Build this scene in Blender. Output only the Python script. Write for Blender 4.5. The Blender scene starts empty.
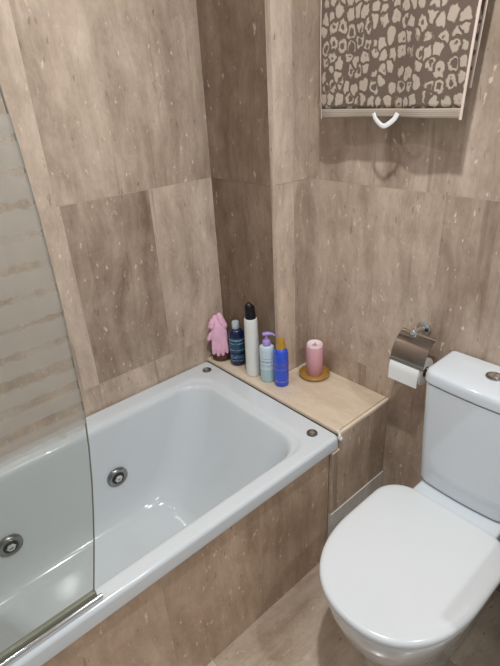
import bpy, bmesh, math, random
from mathutils import Vector, Matrix
random.seed(7)
PI = math.pi
scn = bpy.context.scene
COL = scn.collection

# ------------------------------------------------------------------ materials
def new_mat(name):
    m = bpy.data.materials.new(name); m.use_nodes = True
    nt = m.node_tree; nt.nodes.clear()
    out = nt.nodes.new('ShaderNodeOutputMaterial')
    return m, nt, out

def N(nt, typ, **kw):
    n = nt.nodes.new(typ)
    for k, v in kw.items():
        if k in n.inputs.keys() if hasattr(n.inputs, 'keys') else False:
            n.inputs[k].default_value = v
        else:
            setattr(n, k, v)
    return n

def L(nt, a, b): nt.links.new(a, b)

def ramp(nt, fac, stops, interp='LINEAR'):
    r = nt.nodes.new('ShaderNodeValToRGB'); cr = r.color_ramp; cr.interpolation = interp
    while len(cr.elements) < len(stops): cr.elements.new(0.5)
    for e, (p, c) in zip(cr.elements, stops):
        e.position = p; e.color = (*c, 1) if len(c) == 3 else c
    L(nt, fac, r.inputs[0]); return r

def math_n(nt, op, a, b=None, c=None, clamp=False):
    n = nt.nodes.new('ShaderNodeMath'); n.operation = op; n.use_clamp = clamp
    for i, v in enumerate((a, b, c)):
        if v is None: continue
        if isinstance(v, (int, float)): n.inputs[i].default_value = v
        else: L(nt, v, n.inputs[i])
    return n.outputs[0]

def mixc(nt, fac, a, b, blend='MIX'):
    n = nt.nodes.new('ShaderNodeMix'); n.data_type = 'RGBA'; n.blend_type = blend
    for sock, v in ((n.inputs[0], fac), (n.inputs[6], a), (n.inputs[7], b)):
        if isinstance(v, (int, float)): sock.default_value = v
        elif isinstance(v, tuple): sock.default_value = (*v, 1) if len(v) == 3 else v
        else: L(nt, v, sock)
    return n.outputs[2]

def plain(name, col, rough=0.4, metal=0.0, coat=0.0, spec=0.5, noise=0.0, trans=0.0, sss=0.0):
    m, nt, out = new_mat(name)
    b = nt.nodes.new('ShaderNodeBsdfPrincipled')
    b.inputs['Base Color'].default_value = (*col, 1)
    b.inputs['Roughness'].default_value = rough
    b.inputs['Metallic'].default_value = metal
    b.inputs['Coat Weight'].default_value = coat
    b.inputs['Specular IOR Level'].default_value = spec
    b.inputs['Transmission Weight'].default_value = trans
    if sss:
        b.inputs['Subsurface Weight'].default_value = sss
        b.inputs['Subsurface Radius'].default_value = (0.01, 0.005, 0.004)
    if noise:
        tc = nt.nodes.new('ShaderNodeTexCoord')
        n = nt.nodes.new('ShaderNodeTexNoise'); n.inputs['Scale'].default_value = 60
        L(nt, tc.outputs['Object'], n.inputs['Vector'])
        c = mixc(nt, n.outputs['Fac'], tuple(x * (1 - noise) for x in col), tuple(min(1, x * (1 + noise)) for x in col))
        L(nt, c, b.inputs['Base Color'])
    L(nt, b.outputs[0], out.inputs[0])
    return m

def travertine(name, dark, light, axis=2, rough=0.2, sat_grey=0.0, speck=1.0):
    """vein-cut stone: long streaks along one axis; attribute 'tone' = (tone, seed) per slab"""
    m, nt, out = new_mat(name)
    tc = nt.nodes.new('ShaderNodeTexCoord')
    at = nt.nodes.new('ShaderNodeAttribute'); at.attribute_name = 'tone'
    sep = nt.nodes.new('ShaderNodeSeparateColor'); L(nt, at.outputs['Color'], sep.inputs[0])
    tone, seed = sep.outputs[0], sep.outputs[1]
    sv = nt.nodes.new('ShaderNodeCombineXYZ')
    k = math_n(nt, 'MULTIPLY', seed, 37.0)
    for i in range(3): L(nt, k, sv.inputs[i])
    add = nt.nodes.new('ShaderNodeVectorMath'); add.operation = 'ADD'
    L(nt, tc.outputs['Object'], add.inputs[0]); L(nt, sv.outputs[0], add.inputs[1])
    # gentle wobble of the vein direction
    wob = nt.nodes.new('ShaderNodeTexNoise'); wob.inputs['Scale'].default_value = 2.2; wob.inputs['Detail'].default_value = 3
    L(nt, add.outputs[0], wob.inputs['Vector'])
    ws = nt.nodes.new('ShaderNodeVectorMath'); ws.operation = 'SCALE'; ws.inputs['Scale'].default_value = 0.15
    L(nt, wob.outputs['Color'], ws.inputs[0])
    ad2 = nt.nodes.new('ShaderNodeVectorMath'); ad2.operation = 'ADD'
    L(nt, add.outputs[0], ad2.inputs[0]); L(nt, ws.outputs[0], ad2.inputs[1])
    def streak(across, along, detail, rgh=0.6):
        mp = nt.nodes.new('ShaderNodeMapping')
        s = [across] * 3; s[axis] = along
        mp.inputs['Scale'].default_value = s
        L(nt, ad2.outputs[0], mp.inputs['Vector'])
        n = nt.nodes.new('ShaderNodeTexNoise'); n.inputs['Scale'].default_value = 1
        n.inputs['Detail'].default_value = detail; n.inputs['Roughness'].default_value = rgh
        L(nt, mp.outputs[0], n.inputs['Vector'])
        return n.outputs['Fac']
    broad = streak(7, 0.9, 3)
    fine = streak(36, 4.0, 6, 0.7)
    cloud = streak(11, 7, 6, 0.65)
    grain = streak(160, 60, 3)
    f = math_n(nt, 'MULTIPLY', broad, 0.84)
    f = math_n(nt, 'MULTIPLY_ADD', fine, 0.44, f)
    f = math_n(nt, 'MULTIPLY_ADD', cloud, 0.66, f)
    f = math_n(nt, 'MULTIPLY_ADD', grain, 0.20, f)
    f = math_n(nt, 'SUBTRACT', f, 1.07)          # about zero mean
    f = math_n(nt, 'MULTIPLY_ADD', f, 1.35, tone)
    col = ramp(nt, f, [(0.0, dark), (0.5, tuple((a * 0.55 + b * 0.45) for a, b in zip(dark, light))), (1.0, light)]).outputs[0]
    # small irregular pale flecks and dark pits
    def flecks(across, along, thr, off):
        mp = nt.nodes.new('ShaderNodeMapping')
        q = [across] * 3; q[axis] = along
        mp.inputs['Scale'].default_value = q; mp.inputs['Location'].default_value = (off, off * 2, off * 3)
        mp.inputs['Rotation'].default_value = (0.25, 0.25, 0.25)
        L(nt, add.outputs[0], mp.inputs['Vector'])
        n = nt.nodes.new('ShaderNodeTexNoise'); n.inputs['Scale'].default_value = 1; n.inputs['Detail'].default_value = 4
        L(nt, mp.outputs[0], n.inputs['Vector'])
        return math_n(nt, 'MULTIPLY', math_n(nt, 'SUBTRACT', n.outputs['Fac'], thr, clamp=True), 16.0, clamp=True)
    fl = flecks(66, 32, 0.652, 3.1)
    col = mixc(nt, math_n(nt, 'MULTIPLY', fl, 0.62 * speck), col, tuple(min(1, x * 1.15 + 0.05) for x in light))
    pt = flecks(70, 26, 0.66, 8.7)
    col = mixc(nt, math_n(nt, 'MULTIPLY', pt, 0.5 * speck), col, tuple(x * 0.72 for x in dark))
    cr = flecks(26, 1.6, 0.635, 5.5)
    col = mixc(nt, math_n(nt, 'MULTIPLY', cr, 0.40 * speck), col, tuple(x * 0.9 for x in dark))
    b = nt.nodes.new('ShaderNodeBsdfPrincipled')
    L(nt, col, b.inputs['Base Color'])
    rr = math_n(nt, 'MULTIPLY_ADD', cloud, 0.16, rough - 0.06)
    L(nt, rr, b.inputs['Roughness'])
    b.inputs['Specular IOR Level'].default_value = 0.45
    bp = nt.nodes.new('ShaderNodeBump'); bp.inputs['Strength'].default_value = 0.06; bp.inputs['Distance'].default_value = 0.002
    L(nt, grain, bp.inputs['Height']); L(nt, bp.outputs[0], b.inputs['Normal'])
    L(nt, b.outputs[0], out.inputs[0])
    return m

def srgb(r, g, b):
    f = lambda c: (c / 255 / 12.92) if c / 255 <= 0.04045 else ((c / 255 + 0.055) / 1.055) ** 2.4
    return (f(r), f(g), f(b))

TD, TL = srgb(136, 112, 94), srgb(230, 207, 186)
M = {}
M['stone'] = travertine('travertine_wall', TD, TL, 2)
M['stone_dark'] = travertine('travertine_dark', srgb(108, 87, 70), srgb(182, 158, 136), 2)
M['stone_floor'] = travertine('travertine_floor', srgb(172, 147, 125), srgb(252, 234, 212), 1, 0.16)
M['stone_shelf'] = travertine('travertine_shelf', srgb(206, 181, 155), srgb(243, 224, 200), 0, 0.25, speck=0.3)
M['stone_grey'] = travertine('travertine_grey', srgb(196, 193, 190), srgb(236, 234, 231), 2, 0.25, speck=0.4)
M['stone_panel'] = travertine('travertine_panel', srgb(156, 127, 104), srgb(240, 211, 184), 2, 0.14)
M['grout'] = plain('pale_grout', srgb(196, 178, 160), 0.8, noise=0.08)
M['grout_dark'] = plain('dark_grout', srgb(120, 104, 90), 0.85, noise=0.1)  # darker brown grout for the ledge core
M['plaster'] = plain('white_plaster', srgb(236, 233, 226), 0.8, noise=0.02)
M['paint'] = plain('pale_blue_grey_paint', srgb(186, 193, 202), 0.8, noise=0.02)
M['acrylic'] = plain('white_acrylic', srgb(220, 223, 225), 0.13, coat=0.35)
M['ceramic'] = plain('white_ceramic', srgb(222, 226, 230), 0.09, coat=0.4)
M['lid'] = plain('white_seat_plastic', srgb(228, 229, 230), 0.2, coat=0.15)
M['chrome'] = plain('chrome', (0.72, 0.72, 0.72), 0.12, metal=1.0)
M['steel'] = plain('brushed_steel', (0.30, 0.30, 0.29), 0.3, metal=1.0)
M['dark_hole'] = plain('dark_rubber', srgb(38, 38, 38), 0.5)
M['flap_steel'] = plain('flap_steel', (0.46, 0.42, 0.39), 0.12, metal=1.0)
M['silicone'] = plain('old_white_grout', srgb(232, 226, 214), 0.8, noise=0.1)
M['paper'] = plain('tissue_paper', srgb(240, 238, 234), 0.95, noise=0.02)
M['card'] = plain('cardboard', srgb(150, 120, 92), 0.9, noise=0.1)
M['navy'] = plain('navy_plastic', srgb(20, 44, 92), 0.22, coat=0.3)
M['cap_white'] = plain('translucent_white_cap', srgb(206, 216, 222), 0.3, sss=0.2)
M['white_plastic'] = plain('white_bottle', srgb(234, 232, 226), 0.25, coat=0.2)
M['black'] = plain('black_plastic', srgb(16, 15, 16), 0.35)
M['lavender'] = plain('lavender_plastic', srgb(172, 148, 214), 0.3)
M['milky'] = plain('milky_pale_green_plastic', srgb(208, 220, 222), 0.2, sss=0.2)
M['gold'] = plain('gold_cap', srgb(208, 162, 72), 0.3, metal=0.45)
M['wax'] = plain('pink_wax', srgb(232, 176, 184), 0.45, sss=0.3, noise=0.05)
M['wax_top'] = plain('pale_pink_wax', srgb(247, 224, 225), 0.5, sss=0.3)
M['wick'] = plain('wick', srgb(60, 46, 40), 0.9)
M['olive_wood'] = plain('golden_brown_wood', srgb(178, 134, 62), 0.3, noise=0.35, coat=0.3)
M['wicker'] = plain('dark_wicker', srgb(92, 58, 38), 0.6, noise=0.4)
M['loofah'] = plain('beige_loofah', srgb(196, 160, 118), 0.95, noise=0.3)
M['glove'] = plain('pink_exfoliating_cloth', srgb(244, 188, 211), 0.9, noise=0.12)
M['hem'] = None

def banded(name, base, bands, rough=0.25, coat=0.2):
    """bands: list of (z0, z1, colour): rows of tiny marks too small to read, broken up along the surface"""
    m, nt, out = new_mat(name)
    tc = nt.nodes.new('ShaderNodeTexCoord'); s = nt.nodes.new('ShaderNodeSeparateXYZ'); L(nt, tc.outputs['Object'], s.inputs[0])
    col = base
    for (z0, z1, c, brk) in bands:
        a = math_n(nt, 'GREATER_THAN', s.outputs[2], z0); b_ = math_n(nt, 'LESS_THAN', s.outputs[2], z1)
        f = math_n(nt, 'MULTIPLY', a, b_)
        if brk:
            n = nt.nodes.new('ShaderNodeTexNoise'); n.inputs['Scale'].default_value = brk; n.inputs['Detail'].default_value = 2
            L(nt, tc.outputs['Object'], n.inputs['Vector'])
            f = math_n(nt, 'MULTIPLY', f, math_n(nt, 'MULTIPLY', math_n(nt, 'SUBTRACT', n.outputs['Fac'], 0.38, clamp=True), 5.0, clamp=True))
        col = mixc(nt, f, col, c)
    b = nt.nodes.new('ShaderNodeBsdfPrincipled')
    if isinstance(col, tuple): b.inputs['Base Color'].default_value = (*col, 1)
    else: L(nt, col, b.inputs['Base Color'])
    b.inputs['Roughness'].default_value = rough; b.inputs['Coat Weight'].default_value = coat
    L(nt, b.outputs[0], out.inputs[0]); return m

def leopard():
    m, nt, out = new_mat('leopard_terry_cloth')
    tc = nt.nodes.new('ShaderNodeTexCoord')
    mp = nt.nodes.new('ShaderNodeMapping'); mp.inputs['Scale'].default_value = (38, 0.001, 30)
    L(nt, tc.outputs['Object'], mp.inputs['Vector'])
    wn = nt.nodes.new('ShaderNodeTexNoise'); wn.inputs['Scale'].default_value = 1.6; wn.inputs['Detail'].default_value = 2
    L(nt, mp.outputs[0], wn.inputs['Vector'])
    ad = nt.nodes.new('ShaderNodeVectorMath'); ad.operation = 'MULTIPLY_ADD'
    ad.inputs[1].default_value = (0.7, 0.7, 0.7)
    L(nt, wn.outputs['Color'], ad.inputs[0]); L(nt, mp.outputs[0], ad.inputs[2])
    def vor(feat):
        v = nt.nodes.new('ShaderNodeTexVoronoi'); v.feature = feat; v.inputs['Scale'].default_value = 1.0
        v.inputs['Randomness'].default_value = 0.72
        L(nt, ad.outputs[0], v.inputs['Vector']); return v
    e = vor('DISTANCE_TO_EDGE'); f1 = vor('F1')
    n2 = nt.nodes.new('ShaderNodeTexNoise'); n2.inputs['Scale'].default_value = 3.0; L(nt, ad.outputs[0], n2.inputs['Vector'])
    wig = math_n(nt, 'MULTIPLY', math_n(nt, 'SUBTRACT', n2.outputs['Fac'], 0.5), 0.20)
    cell = math_n(nt, 'MULTIPLY', math_n(nt, 'SUBTRACT', e.outputs['Distance'], 0.075, clamp=True), 16.0, clamp=True)
    rnd = math_n(nt, 'MULTIPLY', math_n(nt, 'SUBTRACT', math_n(nt, 'ADD', wig, 0.56), f1.outputs['Distance'], clamp=True), 11.0, clamp=True)
    sc = nt.nodes.new('ShaderNodeSeparateColor'); L(nt, f1.outputs['Color'], sc.inputs[0])
    # some patches have a dark heart
    rad = math_n(nt, 'MULTIPLY', math_n(nt, 'SUBTRACT', sc.outputs[0], 0.30, clamp=True), 0.58)
    core = math_n(nt, 'MULTIPLY', math_n(nt, 'SUBTRACT', math_n(nt, 'ADD', rad, math_n(nt, 'MULTIPLY', wig, 0.7)), f1.outputs['Distance'], clamp=True), 16.0, clamp=True)
    fac = math_n(nt, 'MULTIPLY', math_n(nt, 'MULTIPLY', cell, rnd), math_n(nt, 'SUBTRACT', 1.0, core))
    fz = nt.nodes.new('ShaderNodeTexNoise'); fz.inputs['Scale'].default_value = 500; L(nt, tc.outputs['Object'], fz.inputs['Vector'])
    col = mixc(nt, fac, srgb(108, 91, 80), srgb(190, 172, 155))
    col = mixc(nt, math_n(nt, 'MULTIPLY', fz.outputs['Fac'], 0.25), col, srgb(120, 104, 92))
    b = nt.nodes.new('ShaderNodeBsdfPrincipled'); L(nt, col, b.inputs['Base Color'])
    b.inputs['Roughness'].default_value = 0.95; b.inputs['Specular IOR Level'].default_value = 0.1
    b.inputs['Sheen Weight'].default_value = 0.15
    h = math_n(nt, 'MULTIPLY_ADD', fac, 1.0, math_n(nt, 'MULTIPLY', fz.outputs['Fac'], 0.6))
    bp = nt.nodes.new('ShaderNodeBump'); bp.inputs['Strength'].default_value = 0.5; bp.inputs['Distance'].default_value = 0.003
    L(nt, h, bp.inputs['Height']); L(nt, bp.outputs[0], b.inputs['Normal'])
    L(nt, b.outputs[0], out.inputs[0]); return m
M['leopard'] = leopard()

def hem_mat():
    m, nt, out = new_mat('ribbed_hem')
    tc = nt.nodes.new('ShaderNodeTexCoord'); w = nt.nodes.new('ShaderNodeTexWave')
    w.bands_direction = 'Z'; w.inputs['Scale'].default_value = 70; w.inputs['Distortion'].default_value = 0.3
    L(nt, tc.outputs['Object'], w.inputs['Vector'])
    b = nt.nodes.new('ShaderNodeBsdfPrincipled')
    L(nt, mixc(nt, w.outputs['Fac'], srgb(150, 134, 119), srgb(180, 164, 148)), b.inputs['Base Color'])
    b.inputs['Roughness'].default_value = 0.9
    L(nt, b.outputs[0], out.inputs[0]); return m
M['hem'] = hem_mat()
M['piping'] = plain('pale_piping', srgb(222, 200, 184), 0.9)
M['loop'] = plain('white_tape', srgb(240, 238, 234), 0.8)

def glass_mat():
    m, nt, out = new_mat('frosted_stripe_glass')
    tc = nt.nodes.new('ShaderNodeTexCoord'); s = nt.nodes.new('ShaderNodeSeparateXYZ'); L(nt, tc.outputs['Object'], s.inputs[0])
    y, z = s.outputs[1], s.outputs[2]
    Z0, PER, NB = 1.0285, 0.0474, 11
    # raggedness along the stripe
    mp = nt.nodes.new('ShaderNodeMapping'); mp.inputs['Scale'].default_value = (1, 60, 8); L(nt, tc.outputs['Object'], mp.inputs['Vector'])
    nz = nt.nodes.new('ShaderNodeTexNoise'); nz.inputs['Scale'].default_value = 1; nz.inputs['Detail'].default_value = 3; L(nt, mp.outputs[0], nz.inputs['Vector'])
    t = math_n(nt, 'DIVIDE', math_n(nt, 'SUBTRACT', z, Z0), PER)
    idx = math_n(nt, 'ROUND', t)
    off = math_n(nt, 'ABSOLUTE', math_n(nt, 'SUBTRACT', t, idx))
    # gap half height varies with noise; lowest gaps are cleaner
    wn = nt.nodes.new('ShaderNodeTexWhiteNoise'); wn.noise_dimensions = '1D'; L(nt, idx, wn.inputs['W'])
    low = math_n(nt, 'LESS_THAN', idx, 2.5)
    base = math_n(nt, 'MULTIPLY_ADD', wn.outputs['Value'], 0.08, 0.10)
    base = math_n(nt, 'MULTIPLY_ADD', low, 0.10, base)
    rag = math_n(nt, 'MULTIPLY', math_n(nt, 'SUBTRACT', nz.outputs['Fac'], 0.50), math_n(nt, 'MULTIPLY_ADD', math_n(nt, 'GREATER_THAN', idx, 1.5), 0.26, 0.10))
    mp2 = nt.nodes.new('ShaderNodeMapping'); mp2.inputs['Scale'].default_value = (1, 17, 21); L(nt, tc.outputs['Object'], mp2.inputs['Vector'])
    n3 = nt.nodes.new('ShaderNodeTexNoise'); n3.inputs['Scale'].default_value = 1; n3.inputs['Detail'].default_value = 2; L(nt, mp2.outputs[0], n3.inputs['Vector'])
    pres = math_n(nt, 'MULTIPLY', math_n(nt, 'SUBTRACT', math_n(nt, 'MULTIPLY_ADD', math_n(nt, 'LESS_THAN', idx, 2.5), 0.10, n3.outputs['Fac']), 0.44, clamp=True), 9.0, clamp=True)
    half = math_n(nt, 'ADD', base, rag)
    gap = math_n(nt, 'MULTIPLY', math_n(nt, 'SUBTRACT', half, off), 14.0, clamp=True)
    gap = math_n(nt, 'MULTIPLY', gap, math_n(nt, 'MULTIPLY_ADD', pres, 0.8, 0.2))
    inr = math_n(nt, 'MULTIPLY', math_n(nt, 'GREATER_THAN', z, Z0 - 0.052), math_n(nt, 'LESS_THAN', z, Z0 + PER * (NB - 0.35)))
    fro = math_n(nt, 'MULTIPLY', math_n(nt, 'SUBTRACT', 1.0, math_n(nt, 'MULTIPLY', gap, 0.85)), inr)
    clear = nt.nodes.new('ShaderNodeBsdfTransparent'); clear.inputs[0].default_value = (0.90, 0.905, 0.885, 1)
    gl = nt.nodes.new('ShaderNodeBsdfGlossy'); gl.inputs['Roughness'].default_value = 0.02
    fr = nt.nodes.new('ShaderNodeFresnel'); fr.inputs['IOR'].default_value = 1.45
    mx = nt.nodes.new('ShaderNodeMixShader'); L(nt, math_n(nt, 'MULTIPLY', fr.outputs[0], math_n(nt, 'MULTIPLY', math_n(nt, 'SUBTRACT', 1.0, nt.nodes.new('ShaderNodeNewGeometry').outputs['Backfacing']), 0.9)), mx.inputs[0]); L(nt, clear.outputs[0], mx.inputs[1]); L(nt, gl.outputs[0], mx.inputs[2])
    df = nt.nodes.new('ShaderNodeBsdfDiffuse'); df.inputs[0].default_value = (0.64, 0.61, 0.57, 1)
    tr = nt.nodes.new('ShaderNodeBsdfTranslucent'); tr.inputs[0].default_value = (0.80, 0.77, 0.73, 1)
    dm = nt.nodes.new('ShaderNodeMixShader'); dm.inputs[0].default_value = 0.68; L(nt, df.outputs[0], dm.inputs[1]); L(nt, tr.outputs[0], dm.inputs[2])
    fx = nt.nodes.new('ShaderNodeMixShader'); L(nt, math_n(nt, 'MULTIPLY', fro, FROST), fx.inputs[0]); L(nt, mx.outputs[0], fx.inputs[1]); L(nt, dm.outputs[0], fx.inputs[2])
    L(nt, fx.outputs[0], out.inputs[0]); return m
FROST = 0.5
M['glass'] = glass_mat()
M['glass_edge'] = plain('green_glass_edge', srgb(128, 124, 112), 0.2)
M['seal'] = plain('grey_green_seal', srgb(140, 138, 122), 0.35)
M['emit'] = None
def emit(name, col, st):
    m, nt, out = new_mat(name); e = nt.nodes.new('ShaderNodeEmission'); e.inputs[0].default_value = (*col, 1); e.inputs[1].default_value = st
    L(nt, e.outputs[0], out.inputs[0]); return m

# ------------------------------------------------------------------ mesh builder
class MB:
    def __init__(s): s.v = []; s.f = []; s.m = []; s.t = []
    def face(s, idx, mat=0, tone=(0.5, 0.0)): s.f.append(tuple(idx)); s.m.append(mat); s.t.append(tone)
    def box(s, x0, x1, y0, y1, z0, z1, mat=0, tone=(0.5, 0.0)):
        b = len(s.v)
        s.v += [(x0,y0,z0),(x1,y0,z0),(x1,y1,z0),(x0,y1,z0),(x0,y0,z1),(x1,y0,z1),(x1,y1,z1),(x0,y1,z1)]
        for q in ((0,3,2,1),(4,5,6,7),(0,1,5,4),(1,2,6,5),(2,3,7,6),(3,0,4,7)): s.face([b+i for i in q], mat, tone)
        return s
    def loft(s, rings, cap0=True, cap1=True, mat=0, closed=True, tone=(0.5, 0.0)):
        b = len(s.v); n = len(rings[0])
        for r in rings: s.v += [tuple(p) for p in r]
        for i in range(len(rings) - 1):
            for j in range(n if closed else n - 1):
                k = (j + 1) % n
                s.face((b+i*n+j, b+i*n+k, b+(i+1)*n+k, b+(i+1)*n+j), mat, tone)
        if cap0: s.face([b + j for j in reversed(range(n))], mat, tone)
        if cap1: s.face([b + (len(rings)-1)*n + j for j in range(n)], mat, tone)
        return s
    def lathe(s, prof, c=(0,0,0), n=40, mat=0, axis='z', sx=1.0, sy=1.0):
        rings = []
        for r, h in prof:
            ring = []
            for j in range(n):
                a = 2*PI*j/n; p = (r*math.cos(a)*sx, r*math.sin(a)*sy, h)
                if axis == 'x': p = (p[2], p[0], p[1])
                if axis == 'y': p = (p[1], p[2], p[0])
                ring.append((c[0]+p[0], c[1]+p[1], c[2]+p[2]))
            rings.append(ring)
        return s.loft(rings, mat=mat)
    def tube(s, pts, r, n=14, mat=0, flat=None):
        pts = [Vector(p) for p in pts]; rings = []; ref = None
        for i, p in enumerate(pts):
            d = (pts[min(i+1, len(pts)-1)] - pts[max(i-1, 0)]).normalized()
            if ref is None: ref = Vector((0,0,1)) if abs(d.z) < .9 else Vector((1,0,0))
            u = (ref - d*ref.dot(d)).normalized(); w = d.cross(u); ref = u
            rr = r[i] if isinstance(r, (list, tuple)) else r
            fu, fw = flat if flat else (1, 1)
            rings.append([tuple(p + u*rr*fu*math.cos(2*PI*j/n) + w*rr*fw*math.sin(2*PI*j/n)) for j in range(n)])
        return s.loft(rings, mat=mat)
    def build(s, name, mats, parent=None, smooth=40, bevel=0.0, segs=2, subsurf=0, loc=None, wn=False):
        me = bpy.data.meshes.new(name)
        o0 = Vector(loc) if loc is not None else Vector((0, 0, 0))
        me.from_pydata([tuple(Vector(v) - o0) for v in s.v], [], s.f)
        if not isinstance(mats, (list, tuple)): mats = [mats]
        for m in mats: me.materials.append(m)
        me.polygons.foreach_set('material_index', s.m)
        ca = me.color_attributes.new('tone', 'FLOAT_COLOR', 'CORNER')
        for p, t in zip(me.polygons, s.t):
            for li in p.loop_indices: ca.data[li].color = (t[0], t[1], 0, 1)
        bm = bmesh.new(); bm.from_mesh(me); bmesh.ops.recalc_face_normals(bm, faces=bm.faces); bm.to_mesh(me); bm.free()
        if smooth:
            me.polygons.foreach_set('use_smooth', [True]*len(me.polygons))
            me.set_sharp_from_angle(angle=math.radians(smooth))
        o = bpy.data.objects.new(name, me); COL.objects.link(o); o.location = o0
        if parent:
            o.parent = parent; o.location = o0 - PW(parent)
        if bevel:
            b = o.modifiers.new('bevel', 'BEVEL'); b.width = bevel; b.segments = segs; b.limit_method = 'ANGLE'; b.angle_limit = math.radians(40)
            b.harden_normals = True
        if wn:
            q = o.modifiers.new('wn', 'WEIGHTED_NORMAL'); q.keep_sharp = True; q.weight = 60
        if subsurf:
            q = o.modifiers.new('sub', 'SUBSURF'); q.levels = subsurf; q.render_levels = subsurf
        return o

def PW(o):
    v = Vector((0, 0, 0))
    while o: v += o.location; o = o.parent
    return v

def tag(o, label, cat, group=None):
    o['label'] = label; o['category'] = cat
    if group: o['group'] = group
    return o
def thing(name, label, cat, loc, group=None):
    o = bpy.data.objects.new(name, None); COL.objects.link(o); o.location = loc; o.empty_display_size = 0.05
    return tag(o, label, cat, group)
def struct(o): o['kind'] = 'structure'; return o

def rrect(x0, x1, y0, y1, r, z, n=12):
    """rounded rectangle ring, constant point count; r a number or 4 radii (x1y1, x0y1, x0y0, x1y0)"""
    rs = r if isinstance(r, (list, tuple)) else [r]*4
    cs = [(x1, y1, 0, -1, -1), (x0, y1, 1, 1, -1), (x0, y0, 2, 1, 1), (x1, y0, 3, -1, 1)]
    pts = []
    for (cx, cy, q, sx, sy) in cs:
        rr = max(rs[q], 1e-4)
        for i in range(n):
            a = (q + i/(n-1))*PI/2
            pts.append((cx + sx*rr + rr*math.cos(a), cy + sy*rr + rr*math.sin(a), z))
    # points along the straight sides keep the mesh even
    out = []
    for i in range(4):
        seg = pts[i*n:(i+1)*n]; nxt = pts[((i+1) % 4)*n]
        out += seg
        a = seg[-1]
        for k in range(1, 6):
            t = k/6; out.append((a[0]+(nxt[0]-a[0])*t, a[1]+(nxt[1]-a[1])*t, z))
    return out

# ------------------------------------------------------------------ dimensions
PX, PY = 0.319, -0.168            # boxed-in corner pillar
LY = -0.270                        # front edge of the ledge / end of the bath
W = 0.70                           # bath width
RIM = 0.542
SH = 0.551                         # ledge top
XR, YN, ZC = 2.45, -1.99, 2.40     # room
ROWS = (0.0, 0.64, 1.262, 1.884, ZC)
G = 0.0007                         # half joint
seedc = [0]
def sd():
    seedc[0] += 1; return (seedc[0]*0.6180339) % 1.0

def tiled(name, plane, pos, sgn, rects, back, mat, grout):
    """plane 'x' or 'y': tiles lie in that plane at pos, facing sgn; rects (a0,a1,z0,z1,tone)"""
    mb = MB()
    a0 = min(r[0] for r in rects); a1 = max(r[1] for r in rects); z0 = min(r[2] for r in rects); z1 = max(r[3] for r in rects)
    lo, hi = sorted((pos - sgn*0.0004, pos - sgn*back))
    if plane == 'x': mb.box(lo, hi, a0, a1, z0, z1, 1)
    else: mb.box(a0, a1, lo, hi, z0, z1, 1)
    for (b0, b1, c0, c1, tone) in rects:
        t = (tone, sd()); lo, hi = sorted((pos, pos - sgn*0.006))
        if plane == 'x': mb.box(lo, hi, b0+G, b1-G, c0+G, c1-G, 0, t)
        else: mb.box(b0+G, b1-G, lo, hi, c0+G, c1-G, 0, t)
    return mb.build(name, [mat, grout], smooth=0)

# left wall (faces +x)
lw = []
lw += [(-0.745, 0.0, ROWS[2], ROWS[3], .52), (-1.30, -0.745, ROWS[2], ROWS[3], .60), (YN, -1.30, ROWS[2], ROWS[3], .5)]
lw += [(-0.745, 0.0, ROWS[3], ROWS[4], .5), (-1.30, -0.745, ROWS[3], ROWS[4], .5), (YN, -1.30, ROWS[3], ROWS[4], .5)]
lw += [(-0.432, 0.0, ROWS[1], ROWS[2], .68), (-0.735, -0.432, ROWS[1], ROWS[2], .34), (-1.30, -0.735, ROWS[1], ROWS[2], .62), (YN, -1.30, ROWS[1], ROWS[2], .5)]
lw += [(-0.735, 0.0, ROWS[0], ROWS[1], .62), (-1.30, -0.735, ROWS[0], ROWS[1], .5), (YN, -1.30, ROWS[0], ROWS[1], .5)]
struct(tiled('wall_left', 'x', 0.0, 1, lw, 0.10, M['stone'], M['grout']))
# back wall with towel (faces -y)
bw = []
for (z0, z1, xs, tn) in ((ROWS[0], ROWS[1], (0.0, .60, 1.18, 1.80, XR), (.42, .5, .45, .5)),
                         (ROWS[1], ROWS[2], (0.0, .815, 1.38, 1.95, XR), (.54, .44, .5, .5)),
                         (ROWS[2], ROWS[3], (0.0, .845, 1.41, 1.98, XR), (.46, .50, .5, .5)),
                         (ROWS[3], ROWS[4], (0.0, .845, 1.41, 1.98, XR), (.5, .5, .5, .5))):
    for i in range(len(xs)-1): bw.append((xs[i], xs[i+1], z0, z1, tn[i]))
struct(tiled('wall_back', 'y', 0.0, -1, bw, 0.10, M['stone'], M['grout']))
# right and near walls (behind the camera)
rw = [(y, y+.663, z0, z1, .5) for y in (YN, YN+.663, YN+1.327) for z0, z1 in zip(ROWS, ROWS[1:])]
struct(MB().box(XR, XR+.1, YN, 0, 0, ZC).build('wall_right', M['paint'], smooth=0))
nw = [(x, x+.6125, z0, z1, .5) for x in (0, .6125, 1.225, 1.8375) for z0, z1 in zip(ROWS, ROWS[1:])]
struct(MB().box(0, XR, YN-.1, YN, 0, ZC).build('wall_near', M['paint'], smooth=0))
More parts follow.
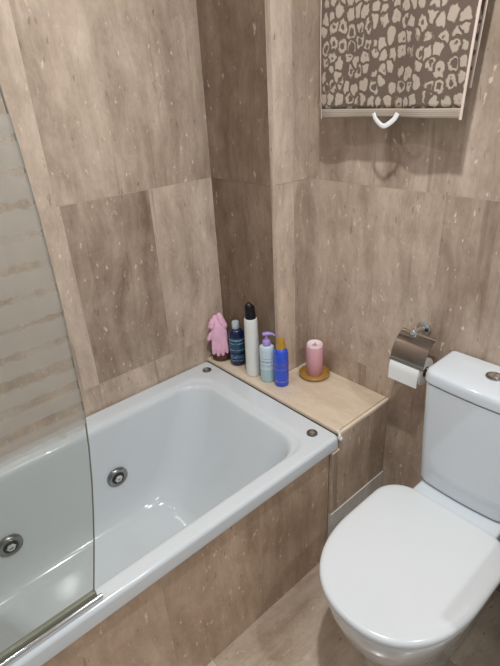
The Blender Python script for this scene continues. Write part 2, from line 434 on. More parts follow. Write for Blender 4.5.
# corner pillar: dark slab towards the bath, pale slab on the side
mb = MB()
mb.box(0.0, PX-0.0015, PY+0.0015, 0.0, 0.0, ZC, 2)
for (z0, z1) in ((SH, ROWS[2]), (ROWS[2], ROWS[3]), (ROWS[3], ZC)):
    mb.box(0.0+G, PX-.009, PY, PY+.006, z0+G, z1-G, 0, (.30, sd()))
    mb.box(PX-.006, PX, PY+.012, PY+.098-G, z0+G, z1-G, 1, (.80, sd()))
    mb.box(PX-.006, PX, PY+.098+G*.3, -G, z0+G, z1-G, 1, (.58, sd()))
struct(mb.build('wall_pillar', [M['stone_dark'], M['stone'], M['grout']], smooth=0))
mb = MB().box(PX-.0075, PX-.0005, PY-.0008, PY+.004, SH, ZC, 0, (.62, .3)); mb.box(PX-.004, PX+.0006, PY+.006, PY+.0105, SH, ZC, 0, (.75, .5))
struct(mb.build('trim_1', M['stone'], smooth=0))
# floor and ceiling
mb = MB().box(0, XR, YN, 0, -0.08, -0.0012, 1)
xs = (0.0, .69, 1.29, 1.89, XR); ys = (0.0, -.32, -.835, -1.43, YN)
for i in range(len(xs)-1):
    for j in range(len(ys)-1):
        mb.box(xs[i]+G, xs[i+1]-G, ys[j+1]+G, ys[j]-G, -.006, 0, 0, (.5+.12*((i*2+j) % 3-1), sd()))
struct(mb.build('floor', [M['stone_floor'], M['grout']], smooth=0))
struct(MB().box(-.1, XR+.1, YN-.1, .1, ZC, ZC+.1).build('ceiling', M['plaster'], smooth=0))

# ------------------------------------------------------------------ tiled ledge behind the bath
led = thing('tiled_ledge', 'beige stone tiled ledge behind the bath with bottles and candle on it', 'ledge', (0.35, -0.13, 0))
XS = 0.701
mb = MB()
# L-shaped core around the pillar
mb.box(0.001, XS-.012, LY+.004, PY-.002, .001, SH-.012, 0); mb.box(PX+.001, XS-.012, PY-.002, -.001, .001, SH-.012, 0)
mb.build('core', M['grout_dark'], led, smooth=0)
mb = MB()
mb.box(0.001, XS-.0125, LY, PY-.0012, SH-.012, SH, 0, (.50, .21)); mb.box(PX+.0012, XS-.0125, PY-.0012, -.001, SH-.012, SH, 0, (.50, .21))
mb.build('top_slab', M['stone_shelf'], led, smooth=0, bevel=.0012)
mb = MB()
mb.box(XS-.012, XS, LY, -.110-G, .219, SH-.0126, 0, (.50, .37)); mb.box(XS-.012, XS, -.305, LY-.0001, .219, .480, 0, (.50, .37)); mb.box(XS-.012, XS, -.110+G, -.001, .219, SH-.0126, 0, (.44, .62))
mb.build('side_panel', M['stone'], led, smooth=0, bevel=.001)
mb = MB().box(XS-.012, XS+.003, -.305, -.150-G, 0.0005, .2165, 0, (.52, .11)); mb.box(XS-.012, XS+.003, -.150+G, -.001, 0.0005, .2165, 0, (.40, .83))
mb.build('skirting', M['stone_grey'], led, smooth=0, bevel=.001)['label'] = 'grey stone skirting tile'
mb = MB().box(XS-.0112, XS+.0004, LY+.001, -.0012, SH-.0125, SH-.0022, 0, (.9, .44)); mb.box(XS-.010, XS+.0012, -.305, LY+.001, .4805, .4862, 0, (.9, .44))
mb.build('edge_strip', M['stone_shelf'], led, smooth=0, bevel=.0008)['label'] = 'pale cut edge along the top of the side'
MB().box(XS-.004, XS+.0036, -.3045, -.0012, .2166, .2188, 0, (.9, .3)).build('skirting_joint', M['silicone'], led, smooth=0)['label'] = 'pale joint above the skirting'
# crumbling white grout on the outer corner
mb = MB()
for i in range(11):
    t = i/10; r = .0045 + .004*random.random()
    c = (XS-.004+.012*math.sin(t*5)+random.uniform(-.003, .003), LY-.004+random.uniform(-.004, .006), SH+.004-.045*t)
    mb.lathe([(r*.3, -r), (r, -r*.4), (r*.9, r*.5), (r*.3, r)], c, n=8)
mb.build('chipped_grout', M['silicone'], led)['label'] = 'crumbling white grout at the ledge corner'

# ------------------------------------------------------------------ bath panel
XA = 0.689
mb = MB()
mb.box(.660, XA-.0006, YN+.001, -.306, .0, .486, 1)
for (y0, y1, t) in ((-.613, -.306, .42), (-.945, -.613, .50), (-1.45, -.945, .46), (YN+.001, -1.45, .5)):
    mb.box(XA-.006, XA, y0+G, y1-G, .001, .487, 0, (t, sd()))
o = mb.build('bath_surround', [M['stone_panel'], M['grout']], smooth=0)
tag(o, 'brown veined stone panel closing the long side of the bath', 'bath panel')

# ------------------------------------------------------------------ bathtub
tub = thing('bathtub', 'white whirlpool bathtub with chrome jets set between tiled walls', 'bathtub', (.35, -1.1, 0))
y0, y1 = YN+.004, LY-.002
rings = [
    rrect(.030, .668, y0+.03, y1-.03, .02, .488), rrect(.006, W+.001, y0, y1, .010, .494), rrect(.004, W+.003, y0, y1, .012, .500),
    rrect(.003, W+.002, y0, y1, .013, .530), rrect(.004, W+.0005, y0+.001, y1-.001, .014, .5355), rrect(.006, W-.003, y0+.003, y1-.003, .015, .5395), rrect(.009, W-.007, y0+.006, y1-.006, .016, .5415), rrect(.013, W-.012, y0+.010, y1-.010, .018, RIM),
    rrect(.060, .662, y0+.10, y1-.072, .075, RIM), rrect(.072, .655, y0+.11, y1-.080, .080, RIM-.0005),
    rrect(.077, .652, y0+.115, y1-.085, .082, RIM-.004), rrect(.080, .650, y0+.118, y1-.089, .083, RIM-.007),
    rrect(.084, .648, y0+.122, y1-.102, .090, RIM-.008), rrect(.087, .646, y0+.126, y1-.108, .093, RIM-.0085),
    rrect(.091, .643, y0+.130, y1-.114, .096, RIM-.015), rrect(.094, .640, y0+.134, y1-.120, .098, RIM-.028),
    rrect(.101, .633, y0+.150, y1-.150, .105, .44), rrect(.109, .625, y0+.170, y1-.200, .115, .33),
    rrect(.117, .617, y0+.190, y1-.262, .125, .23), rrect(.125, .609, y0+.21, y1-.302, .130, .185),
    rrect(.140, .594, y0+.23, y1-.335, .125, .152), rrect(.166, .568, y0+.26, y1-.370, .110, .134), rrect(.205, .530, y0+.30, y1-.415, .09, .127),
    rrect(.300, .440, y0+.55, y1-.70, .05, .122)]
MB().loft(rings, cap0=False, cap1=True).build('tub_shell', M['acrylic'], tub, smooth=60, wn=True)
def jet(y, z):
    x = .109 + (.33-z)*.08; k = 1.2
    P_ = Vector((x, y, z)) - PW(tub)
    def sc_(p): return [(a*k, h) for a, h in p]
    o = MB().lathe(sc_([(.018, .004), (.019, .006), (.022, .009), (.028, .010), (.0315, .007), (.033, .002), (.033, -.004), (.018, -.004)]), (0, 0, 0), n=40, axis='x').build('jet_ring', M['steel'], tub)
    o.location = P_; o.rotation_euler = (0, math.radians(4.5), 0)
    q = MB().lathe(sc_([(.0200, .0055), (.0200, .0068), (.0001, .0068)]), n=24, axis='x').build('jet_socket', M['dark_hole'], o); q.location = (0, 0, 0)
    q2 = MB().lathe(sc_([(.008, .006), (.0130, .007), (.0130, .0115), (.0105, .0140), (.0060, .0140), (.0050, .010), (.0001, .010)]), n=6, axis='x').build('jet_nozzle', M['chrome'], o, smooth=30); q2.location = (0, 0, 0)
    return o
jet(-.787, .316); jet(-1.172, .287); jet(-1.56, .30)
def air(x, y):
    o = MB().lathe([(.0182, -.001), (.0182, .002), (.0166, .0042), (.0122, .0046), (.0115, .0034), (.0001, .0034)], (x, y, RIM), n=36).build('air_control', M['steel'], tub)
    MB().lathe([(.0085, .0034), (.0085, .0056), (.007, .0064), (.0001, .0064)], (x, y, RIM), n=28).build('control_knob', M['chrome'], o)
air(.067, -.321); air(.632, -.325)

# ------------------------------------------------------------------ glass bath screen
scr = thing('bath_screen', 'glass bath screen with horizontal frosted stripes standing on the bath rim', 'shower screen', (.676, -1.5, RIM))
GX = .675
edge = [(.560, -1.0985), (.5715, -1.0965), (0.62, -1.086), (0.7, -1.069), (0.78, -1.054), (0.85, -1.042), (0.93, -1.031), (1.014, -1.023), (1.104, -1.021), (1.25, -1.017), (1.386, -1.018), (1.49, -1.022), (1.57, -1.027), (1.95, -1.035)]
mb = MB()
for s_ in (0,):
    rgs = []
    for (z, y) in edge:
        rgs.append([(GX-.003, YN+.006, z), (GX+.003, YN+.006, z), (GX+.003, y, z), (GX-.003, y, z)])
    mb.loft(rgs)
mb.build('glass_pane', M['glass'], scr, smooth=0)
MB().tube([(GX, y+.0006, z) for z, y in edge], .0017, n=8).build('pane_edge', M['glass_edge'], scr)
MB().box(GX-.006, GX+.005, YN+.006, -1.094, RIM+.003, .5640).build('bottom_seal', M['seal'], scr, bevel=.0015)
mb = MB().box(.6825, .6905, YN+.006, -1.0865, RIM+.0003, RIM+.008); mb.tube([(.6875, YN+.006, RIM+.0095), (.6875, -1.086, RIM+.0095)], .0062, n=18)
mb.build('bottom_rail', M['chrome'], scr, bevel=.001)
MB().box(GX-.012, GX+.012, YN+.001, YN+.026, RIM+.002, 1.95).build('wall_profile', M['chrome'], scr, bevel=.002)

# ------------------------------------------------------------------ toilet
toi = thing('toilet', 'white close-coupled toilet with closed lid beside the bath', 'toilet', (1.056, -.35, 0))
CX = 1.056
def dee(hw, yb, yf, ys, z, rb=.07, ex=2.25, nb=10, nf=44, cx=CX):
    """D outline: back edge at yb, straight sides to ys, superelliptic front to yf"""
    p = []
    n = nf
    for i in range(n+1):                       # front arc, from right to left
        a = PI*i/n; c, s_ = math.cos(a), math.sin(a)
        x = hw*math.copysign(abs(c)**(2/ex), c); y = ys - (ys-yf)*abs(s_)**(2/ex)
        p.append((cx + x, y, z))
    for k in range(1, 4): p.append((cx-hw, ys + (yb-rb-ys)*k/4, z))
    for i in range(nb+1):
        a = PI - (PI/2)*i/nb
        p.append((cx-hw+rb + rb*math.cos(a), yb-rb + rb*math.sin(a), z))
    for k in range(1, 4): p.append((cx-hw+rb + (2*hw-2*rb)*k/4, yb, z))
    for i in range(nb+1):
        a = PI/2 - (PI/2)*i/nb
        p.append((cx+hw-rb + rb*math.cos(a), yb-rb + rb*math.sin(a), z))
    for k in range(1, 4): p.append((cx+hw, yb-rb + (ys-yb+rb)*k/4, z))
    return p
# pan
rg = [dee(.118, -.02, -.520, -.32, .0, .03), dee(.120, -.02, -.524, -.32, .012, .03), dee(.121, -.02, -.530, -.33, .06, .03), dee(.128, -.02, -.555, -.34, .13, .035),
      dee(.144, -.05, -.594, -.36, .20, .04), dee(.161, -.10, -.630, -.385, .27, .05), dee(.174, -.15, -.653, -.405, .33, .06), dee(.180, -.19, -.662, -.415, .37, .065),
      dee(.1835, -.215, -.666, -.42, .395, .07), dee(.183, -.215, -.6655, -.42, .399, .07), dee(.178, -.22, -.660, -.42, .402, .07)]
MB().loft(rg).build('pan', M['ceramic'], toi, smooth=60, wn=True)
# raised deck under the cistern
rg = [rrect(CX-.130, CX+.130, -.235, -.012, (.02, .02, .03, .03), z, 6) for z in (.22, .418)] + [rrect(CX-.126, CX+.126, -.231, -.014, (.018, .018, .028, .028), .4235, 6), rrect(CX-.120, CX+.120, -.224, -.018, (.016, .016, .025, .025), .4255, 6)]
MB().loft(rg).build('deck', M['ceramic'], toi, smooth=50, wn=True)
# seat and lid
MB().loft([dee(.186, -.235, -.668, -.42, .4035, .07), dee(.191, -.232, -.674, -.42, .4065, .07), dee(.191, -.232, -.674, -.42, .418, .07), dee(.187, -.235, -.67, -.42, .4205, .07)]).build('seat_ring', M['lid'], toi, smooth=60)
lr = [(-.008, .4225), (-.0015, .4245), (0, .428), (0, .434), (-.0015, .4385), (-.005, .4418), (-.010, .4436), (-.018, .4446), (-.05, .4454), (-.10, .4458), (-.15, .446)]
MB().loft([dee(.195+d, -.209+d*.9, -.678-d, -.42, z, max(.088+d*.4, .012)) for d, z in lr]).build('lid', M['lid'], toi, smooth=60, wn=True)
for s_ in (-1, 1):
    MB().tube([(CX+s_*.075-.022, -.216, .4300), (CX+s_*.075+.022, -.216, .4300)], .0060, n=16).build('hinge', M['lid'], toi)
# cistern
def tank_ring(xl, xr, yf, yb, z, r=.028, bow=.010):
    p = rrect(xl, xr, yf, yb, (.01, .01, r, r), z, 8)
    c = (xl+xr)/2; h = (xr-xl)/2
    return [(x, y - (bow*(1-((x-c)/h)**2) if y < (yf+yb)/2 else 0), z) for x, y, z in p]
rg = [tank_ring(.928, 1.180, -.142, -.010, .4285, .03), tank_ring(.919, 1.187, -.150, -.008, .434, .03), tank_ring(.914, 1.191, -.154, -.008, .446, .03), tank_ring(.907, 1.198, -.158, -.008, .60), tank_ring(.9005, 1.2055, -.162, -.008, .783)]
MB().loft(rg).build('cistern', M['ceramic'], toi, smooth=60, wn=True)
rg = [tank_ring(.903, 1.203, -.159, -.006, .7855), tank_ring(.8985, 1.2085, -.1645, -.004, .788), tank_ring(.8975, 1.2095, -.1655, -.004, .792), tank_ring(.8980, 1.2090, -.1655, -.004, .808),
      tank_ring(.9000, 1.2070, -.164, -.005, .817), tank_ring(.9045, 1.2025, -.160, -.009, .8230), tank_ring(.912, 1.195, -.153, -.016, .8255), tank_ring(.97, 1.14, -.11, -.05, .8275, .02, .004)]
MB().loft(rg).build('cistern_lid', M['ceramic'], toi, smooth=60, wn=True)
fb = MB().lathe([(.022, .0), (.022, .0035), (.019, .0050), (.0172, .0046), (.0172, .0030), (.0001, .0030)], (CX, -.080, .8270), n=40).build('flush_plate', M['steel'], toi)
mb = MB()
for s_ in (-1, 1):
    ring = [[(CX + s_*(.0007 + (.0155*k)*math.sin(PI*i/16)), -.080 + .0155*k*math.cos(PI*i/16), z) for i in range(17)] for k, z in ((1, .8300), (1, .8322), (.9, .8330))]
    mb.loft(ring)
mb.build('flush_button', M['chrome'], fb)

# ------------------------------------------------------------------ toilet roll holder
hol = thing('toilet_roll_holder', 'chrome wall holder with a hinged flap over the toilet roll', 'toilet roll holder', (.797, 0, .858))
MB().lathe([(.021, -.0005), (.022, -.003), (.022, -.008), (.019, -.0105), (.009, -.0115), (.008, -.012), (.0001, -.012)], (.800, 0, .859), n=32, axis='y').build('wall_rose', M['chrome'], hol)
MB().tube([(.800, -.010, .859), (.798, -.03, .859), (.796, -.046, .858)], .0085, n=18).build('post', M['chrome'], hol)
mb = MB(); mb.lathe([(.0005, -.012), (.007, -.0105), (.011, -.005), (.012, 0), (.011, .005), (.007, .0105), (.0005, .012)], (.792, -.050, .858), n=24); mb.tube([(.752, -.047, .855), (.868, -.047, .855)], .0042, n=14)
mb.build('hinge_bar', M['chrome'], hol)
mb = MB(); rg = []
for i in range(15):
    t = i/14; a = math.radians(96 - 82*t)
    y = -.042 - .060*t - .010*math.sin(PI*t); z = .858 - .080*t + .011*math.sin(PI*t)
    rg.append((y, z))
top = [[(.753, y, z), (.866, y, z), (.866, y-.0006, z+.0014), (.753, y-.0006, z+.0014)] for y, z in rg]
mb.loft(top)
mb.build('flap', M['flap_steel'], hol, smooth=50)['label'] = 'mirror-polished steel flap'
MB().tube([(.752, -.1032, .7768), (.867, -.1032, .7768)], .0030, n=12).build('flap_lip', M['steel'], hol)
mb = MB(); mb.tube([(.7535, -.047, .853), (.7528, -.050, .845), (.7526, -.060, .79), (.7526, -.0655, .768), (.7545, -.066, .7640), (.760, -.066, .7635), (.872, -.066, .7635)], [.0026, .0026, .0026, .0026, .003, .0042, .0042], n=14)
mb.build('roll_rod', M['chrome'], hol)
MB().lathe([(.0005, -.008), (.006, -.007), (.0095, -.002), (.0095, .002), (.006, .007), (.0005, .008)], (.8725, -.066, .7660), n=20, axis='x').build('end_knob', M['chrome'], hol)
rol = thing('toilet_roll', 'white toilet paper roll hanging under the steel flap', 'toilet roll', (.806, -.066, .752))
RC = (.806, -.066, .7525)
MB().lathe([(.017, -.050), (.042, -.050), (.0435, -.049), (.0435, .049), (.042, .050), (.017, .050), (.017, -.050)], RC, n=48, axis='x').build('paper_roll', M['paper'], rol)
mb = MB(); rg = []
for i in range(14):
    t = i/13
    if t < .55: a = math.radians(75 - 75*t/.55); y, z = RC[1]-.0442*math.cos(a), RC[2]+.0442*math.sin(a)
    else: y, z = RC[1]-.0442-.001*(t-.55), RC[2]-.040*(t-.55)/.45
    rg.append([(.757, y, z), (.855, y, z), (.855, y-.0006, z), (.757, y-.0006, z)])
mb.loft(rg).build('loose_sheet', M['paper'], rol, smooth=50)
MB().lathe([(.0155, -.0505), (.0172, -.0505), (.0172, .0505), (.0155, .0505), (.0155, -.0505)], RC, n=32, axis='x').build('card_core', M['card'], rol)

# ------------------------------------------------------------------ towel on its rail
rail = thing('towel_rail', 'chrome rail above the picture carrying the leopard towel', 'towel rail', (.68, 0, 1.95))
MB().tube([(.40, -.078, 1.95), (.96, -.078, 1.95)], .009, n=20).build('bar', M['chrome'], rail)
for x in (.405, .955):
    MB().tube([(x, -.0005, 1.95), (x, -.008, 1.95), (x, -.0085, 1.95), (x, -.086, 1.95)], [.02, .02, .008, .008], n=18).build('bracket', M['chrome'], rail)
tow = thing('towel', 'brown and beige leopard print towel hanging on the back wall', 'towel', (.68, -.08, 1.95))
ZB, ZR = 1.455, 1.95
def towel_pt(u, s_):
    """u 0..1 across; s_ = path length from the front bottom hem up and over the rail to the back hem"""
    Hf = ZR - ZB; Rr = .0145
    if s_ <= Hf:
        z = ZB + s_; t = s_/Hf
        y = -.078-Rr - (1-t)*(.002 + .010*u) - (1-t*.55)*(.006*math.sin(u*9.2+.6) + .0035*math.sin(u*19+t*2)) - .006*math.sin(PI*t)*(1-t)
    elif s_ <= Hf + PI*Rr:
        a = (s_-Hf)/Rr; y = -.078 - Rr*math.cos(a); z = ZR + Rr*math.sin(a); t = 1
    else:
        q = s_-Hf-PI*Rr; t = 1 - q/.43; z = ZR - q; y = -.078+Rr + (1-t)*.010*math.sin(u*7) 
    wl, wr = .456 + .006*(1-t), .902 - .022*(1-t)
    x = wl + (wr-wl)*u
    if s_ > Hf + PI*Rr: x -= .010*(1-t)
    return x, y, z + (.006*math.sin(u*3.0) if s_ <= .0 else 0)
Hf = ZR-ZB; Ltot = Hf + PI*.0145 + .43
def sheet(s0, s1, ns, u0=0, u1=1, nu=60, dy=0):
    v = []; f = []
    for i in range(ns+1):
        for j in range(nu+1):
            x, y, z = towel_pt(u0+(u1-u0)*j/nu, s0+(s1-s0)*i/ns); v.append((x, y+dy, z))
    mb = MB(); mb.v = v
    for i in range(ns):
        for j in range(nu):
            a = i*(nu+1)+j; mb.face((a, a+1, a+nu+2, a+nu+1))
    return mb
def solid(o, t):
    m = o.modifiers.new('thick', 'SOLIDIFY'); m.thickness = t; m.offset = 0; return o
solid(sheet(.026, Ltot-.026, 90).build('terry_cloth', M['leopard'], tow, smooth=80), .006)
solid(sheet(0, .027, 3).build('front_hem', M['hem'], tow, smooth=80), .0055)['label'] = 'plain beige ribbed hem band'
solid(sheet(Ltot-.027, Ltot, 3).build('back_hem', M['hem'], tow, smooth=80), .0055)
for u in (0, 1):
    MB().tube([towel_pt(u, Ltot*i/90) for i in range(91)], .0036, n=8).build('edge_piping', M['piping'], tow)
lp = []
for i in range(17):
    t = i/16; lp.append((.645+.072*t + .004*math.sin(PI*2*t), -.108 - .004*math.sin(PI*t), 1.470 - .030*math.sin(PI*t)**.6))
MB().tube(lp, .0060, n=10, flat=(1.0, .25)).build('hanging_loop', M['loop'], tow)['label'] = 'white tape loop'

# ------------------------------------------------------------------ things on the ledge
Z = SH
# shampoo bottle
M['navy_label'] = banded('navy_bottle_print', srgb(15, 32, 72), [(.062, .125, srgb(32, 74, 104), 0), (.070, .074, srgb(150, 180, 196), 260), (.098, .103, srgb(150, 180, 196), 260), (.112, .118, srgb(170, 200, 210), 200),
                                   (.022, .028, srgb(120, 150, 180), 240), (.034, .050, srgb(90, 130, 170), 150)])
def bottle(name, label, loc, prof, mat, sx=1, sy=1, rot=0, n=40):
    t = thing(name, label, 'bottle', loc, None)
    o = MB().lathe(prof, n=n, sx=sx, sy=sy).build('bottle_body', mat, t, smooth=50); o.location = (0, 0, 0); o.rotation_euler = (0, 0, rot)
    return t
def local(mb, name, mat, t, **k):
    o = mb.build(name, mat, t, **k); o.location = (0, 0, 0); return o
t = bottle('shampoo_bottle', 'dark navy blue bottle with white cap between pink glove and tall white bottle', (.1296, -.2085, Z),
           [(.001, 0), (.024, 0), (.0285, .004), (.030, .012), (.030, .138), (.028, .148), (.021, .156), (.013, .159), (.012, .160)], M['navy_label'], 1.0, .82, .72)
local(MB().lathe([(.0135, .160), (.0145, .1615), (.0142, .185), (.0125, .189), (.004, .190)], n=28), 'cap', M['cap_white'], t)['label'] = 'translucent white screw cap'
# hair spray
t = bottle('hairspray_can', 'tall white bottle with slanted black cap, tallest on the ledge', (.2335, -.2180, Z),
           [(.001, 0), (.0250, 0), (.0275, .003), (.0280, .010), (.0270, .12), (.0255, .20), (.0250, .232), (.0235, .2385), (.018, .241)], M['white_plastic'])
rg = []
for i in range(31):
    tt = 1-(1-i/30)**1.6; h = .0395+.0 ; rr = .0205*(1 if tt < .7 else math.sqrt(max(.06, 1-((tt-.7)/.3)**2*.94)))
    rg.append([(rr*math.cos(2*PI*j/28)*(1-.12*tt) - .004*tt, rr*math.sin(2*PI*j/28)*(1-.12*tt), .2395 + .058*tt + (.007*math.cos(2*PI*j/28+.9)*tt)) for j in range(28)])
local(MB().loft(rg), 'cap', M['black'], t)['label'] = 'black slanted cap'
# pump bottle
M['pump_print'] = banded('milky_bottle_print', srgb(206, 220, 224), [(.085, .092, srgb(150, 156, 190), 160), (.100, .104, srgb(160, 170, 196), 240), (.068, .076, srgb(168, 174, 196), 220), (.0, .055, srgb(178, 204, 206), 0)], .2)
t = bottle('pump_bottle', 'pale milky bottle with lavender pump behind the blue bottle', (.3075, -.2110, Z),
           [(.001, 0), (.024, 0), (.0265, .003), (.027, .010), (.0275, .133), (.0265, .147), (.020, .1515), (.0125, .1525), (.0120, .1535)], M['pump_print'], 1.0, .80, .72)
pp = local(MB().lathe([(.0150, .1505), (.0155, .152), (.0150, .168), (.011, .173), (.0048, .175), (.0046, .192), (.001, .1925)], n=26), 'pump_collar', M['lavender'], t); pp['label'] = 'lavender pump collar'
d = Vector((.72, .69, 0))
o = local(MB().tube([tuple(-d*.013+Vector((0,0,.194))), tuple(-d*.010+Vector((0,0,.196))), tuple(d*.008+Vector((0,0,.198))), tuple(d*.022+Vector((0,0,.196))), tuple(d*.031+Vector((0,0,.190)))], [.006, .0095, .0095, .0062, .0045], n=16, flat=(.7, 1)), 'pump_head', M['lavender'], t); o['label'] = 'lavender pump head'
# blue can
M['blue_print'] = banded('cobalt_bottle_print', srgb(48, 84, 212), [(.070, .076, srgb(120, 110, 150), 180), (.086, .098, srgb(96, 92, 160), 140), (.020, .025, srgb(140, 160, 220), 240), (.128, .134, srgb(60, 90, 200), 0)], .24)
t = bottle('deodorant_can', 'cobalt blue can with gold cap at front of the bottles', (.3635, -.1935, Z),
           [(.001, 0), (.0235, 0), (.0262, .0025), (.0267, .008), (.0267, .132), (.0245, .143), (.0185, .150), (.0160, .1525)], M['blue_print'])
local(MB().lathe([(.0165, .1515), (.0178, .153), (.0175, .166), (.0165, .1665), (.0162, .182), (.0135, .1885), (.008, .1905), (.001, .191)], n=30), 'cap', M['gold'], t)['label'] = 'gold cap'
# candle and its dish
tr = MB().lathe([(.001, .0), (.046, .0), (.052, .003), (.0575, .011), (.0585, .0165), (.0565, .0185), (.0535, .016), (.050, .0105), (.001, .0095)], n=48).build('candle_dish', M['olive_wood'], smooth=50)
tr.location = (.4120, -.0660, Z); tag(tr, 'round golden brown dish under the pink candle', 'dish')
t = thing('pillar_candle', 'pink pillar candle standing in the round brown dish', 'candle', (.4090, -.0620, Z+.0100))
o = MB().lathe([(.001, 0), (.0295, 0), (.0315, .002), (.0315, .112), (.0305, .118)], n=40).build('wax_body', M['wax'], t, smooth=50); o.location = (0, 0, 0)
o2 = MB().lathe([(.0306, .1175), (.0300, .124), (.0280, .127), (.025, .123), (.012, .118), (.001, .117)], n=40).build('wax_rim', M['wax_top'], t, smooth=50); o2.location = (0, 0, 0); o2['label'] = 'pale softened rim'
MB().tube([(0, 0, .116), (.0005, .0005, .123), (.002, .001, .129)], .0012, n=8).build('wick', M['wick'], t).location = (0, 0, 0)
# pink glove over a loofah in a small wicker bowl
bk = MB()
prof = [(.001, 0), (.030, 0), (.033, .002)] + [(.034+.005*(i/16)+.0011*math.sin(i*PI), .003+.027*i/16) for i in range(17)]
bk.lathe([(.001, 0), (.030, 0), (.034, .003), (.0365, .010), (.0385, .020), (.0395, .029), (.0400, .032), (.0385, .0335), (.0368, .031), (.035, .018), (.031, .006), (.001, .005)], n=40)
for q in range(4):
    zc = .007+.0075*q; r = .0357+.0011*q
    bk.tube([((r+.0012*math.sin(j*PI*.5+q*PI))*math.cos(2*PI*j/48), (r+.0012*math.sin(j*PI*.5+q*PI))*math.sin(2*PI*j/48), zc) for j in range(49)], .0026, n=7)
bk = bk.build('wicker_bowl', M['wicker'], smooth=60); bk.location = (.0440, -.2230, Z); tag(bk, 'small dark brown bowl in the ledge corner under the pink glove', 'bowl')
def blob(rx, ry, rz, amp, n=26, m=18, seed=3):
    rnd = random.Random(seed); ph = [rnd.uniform(0, 6) for _ in range(6)]
    rg = []
    for i in range(m+1):
        th = PI*(.02+.96*i/m); ring = []
        for j in range(n):
            a = 2*PI*j/n; k = 1+amp*(math.sin(3*a+ph[0]+4*th)+math.sin(5*a+ph[1]-3*th)+.7*math.sin(9*a+ph[2]+7*th))
            ring.append((rx*math.sin(th)*math.cos(a)*k, ry*math.sin(th)*math.sin(a)*k, -rz*math.cos(th)))
        rg.append(ring)
    return MB().loft(rg)
lf = blob(.026, .026, .060, .035).build('loofah', M['loofah'], smooth=80); lf.location = (.0380, -.2170, Z+.0665); tag(lf, 'beige loofah sponge in the small bowl behind the pink glove', 'sponge')
gl = MB()
c = Vector((.052, -.232, Z+.008))                   # facing the room: across direction u, out direction w
u = Vector((.67, .745, 0)); w = Vector((.745, -.67, 0))
def P(a, o, z): return tuple(c + u*a + w*o + Vector((0, 0, z)))
gl.tube([P(-.004, -.004, .190), P(-.003, .012, .176), P(0, .020, .150), P(.001, .022, .125), P(.002, .022, .098), P(.002, .022, .085)], [.016, .024, .029, .032, .033, .026], n=20, flat=(.34, 1.0))
for a, ln, r in ((-.024, .052, .0085), (-.008, .060, .009), (.009, .058, .009), (.025, .048, .0085)):
    gl.tube([P(a*.9, .022, .105), P(a, .025, .085), P(a*1.08, .027, .085-ln*.55), P(a*1.12, .026, .085-ln), P(a*1.12, .0255, .085-ln-.006)], [r, r, r*.95, r*.8, r*.3], n=14)
gl.tube([P(-.020, .020, .128), P(-.034, .022, .116), P(-.042, .024, .098), P(-.043, .023, .090)], [.010, .0095, .008, .003], n=14)
# turned-over cuff lobes
gl.tube([P(-.020, .016, .182), P(-.026, .022, .166), P(-.030, .026, .150), P(-.028, .026, .143)], [.010, .015, .014, .004], n=16, flat=(.5, 1))
gl.tube([P(.004, .006, .204), P(.010, .014, .188), P(.018, .018, .168), P(.028, .018, .150), P(.032, .018, .144)], [.008, .013, .014, .011, .004], n=16, flat=(.5, 1))
go = gl.build('bath_glove', M['glove'], smooth=80)
rm = go.modifiers.new('rm', 'REMESH'); rm.mode = 'VOXEL'; rm.voxel_size = .0022; rm.use_smooth_shade = True
sm = go.modifiers.new('sm', 'SMOOTH'); sm.factor = .5; sm.iterations = 3
tag(go, 'pink exfoliating glove draped fingers down over the loofah', 'glove')

# ------------------------------------------------------------------ dark container right of the toilet
bn = thing('waste_bin', 'small black container on the floor right of the toilet, cut by the photo edge', 'bin', (1.302, -.120, 0))
MB().lathe([(.001, 0), (.048, 0), (.052, .003), (.056, .20), (.058, .205), (.056, .207), (.053, .200), (.049, .006), (.001, .005)], (1.302, -.120, 0), n=36).build('bin_body', M['black'], bn)
MB().lathe([(.0575, .207), (.058, .212), (.054, .224), (.035, .234), (.001, .237)], (1.302, -.120, 0), n=36).build('bin_lid', M['black'], bn)
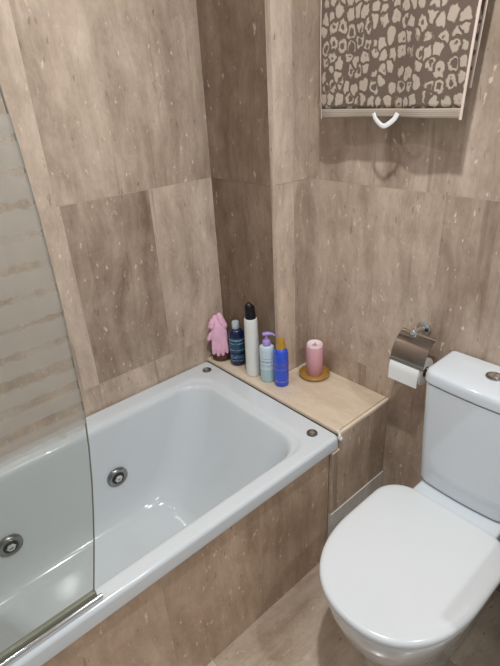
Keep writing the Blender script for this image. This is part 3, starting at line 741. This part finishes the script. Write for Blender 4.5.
# wall-hung basin unit on the right (out of frame, it shades the toilet lid)
van = thing('vanity_unit', 'white basin cabinet right of the toilet outside the picture', 'cabinet', (1.75, -.26, 0))
MB().box(1.368, 2.05, -.510, -.001, 0, .815).build('cabinet_body', M['plaster'], van, bevel=.003)
MB().box(1.363, 2.055, -.517, -.001, .816, .85).build('basin_top', M['ceramic'], van, bevel=.006)

# ------------------------------------------------------------------ lamps
def downlight(x, y, energy, size, name, label):
    t = thing('downlight', label, 'ceiling light', (x, y, ZC), 'ceiling downlights')
    MB().lathe([(.040, -.0005), (.046, -.001), (.046, -.006), (.040, -.007), (.036, -.004), (.036, -.0005)], (x, y, ZC), n=36).build('bezel', M['chrome'], t)
    l = bpy.data.lights.new(name, 'AREA'); l.shape = 'DISK'; l.size = size; l.energy = energy; l.color = LC
    o = bpy.data.objects.new(name, l); COL.objects.link(o); o.location = (x, y, ZC-.012)
    return o
LC = (.93, .98, 1.0)
downlight(1.09, -.80, 14.5, .06, 'lamp_a', 'round recessed ceiling light above the toilet')
downlight(2.00, -.50, 7.5, .06, 'lamp_b', 'round recessed ceiling light above the basin cabinet')
downlight(.40, -1.30, 4.0, .10, 'lamp_c', 'round recessed ceiling light above the bath')
downlight(1.75, -1.60, 2.5, .36, 'fill_lamp', 'added wide soft fill light at the ceiling behind the camera')  # unseen fill, added to brighten the stone sides softly
w_ = bpy.data.worlds.new('world'); scn.world = w_; w_.use_nodes = True
w_.node_tree.nodes['Background'].inputs[0].default_value = (.9, .95, 1, 1); w_.node_tree.nodes['Background'].inputs[1].default_value = .0

# ------------------------------------------------------------------ camera
cd = bpy.data.cameras.new('camera'); cam = bpy.data.objects.new('camera', cd); COL.objects.link(cam)
cam.location = (1.4745, -1.2736, 1.5504); cam.rotation_mode = 'XYZ'; cam.rotation_euler = (1.10287, .05244, .84257)
cd.sensor_fit = 'VERTICAL'; cd.sensor_height = 24; cd.sensor_width = 24*500/666; cd.lens = 488.97/666*24; cd.clip_start = .02
scn.camera = cam
scn.view_settings.view_transform = 'Standard'; scn.view_settings.look = 'None'; scn.view_settings.gamma = 1; scn.view_settings.use_curve_mapping = False
scn.view_settings.exposure = 0.12
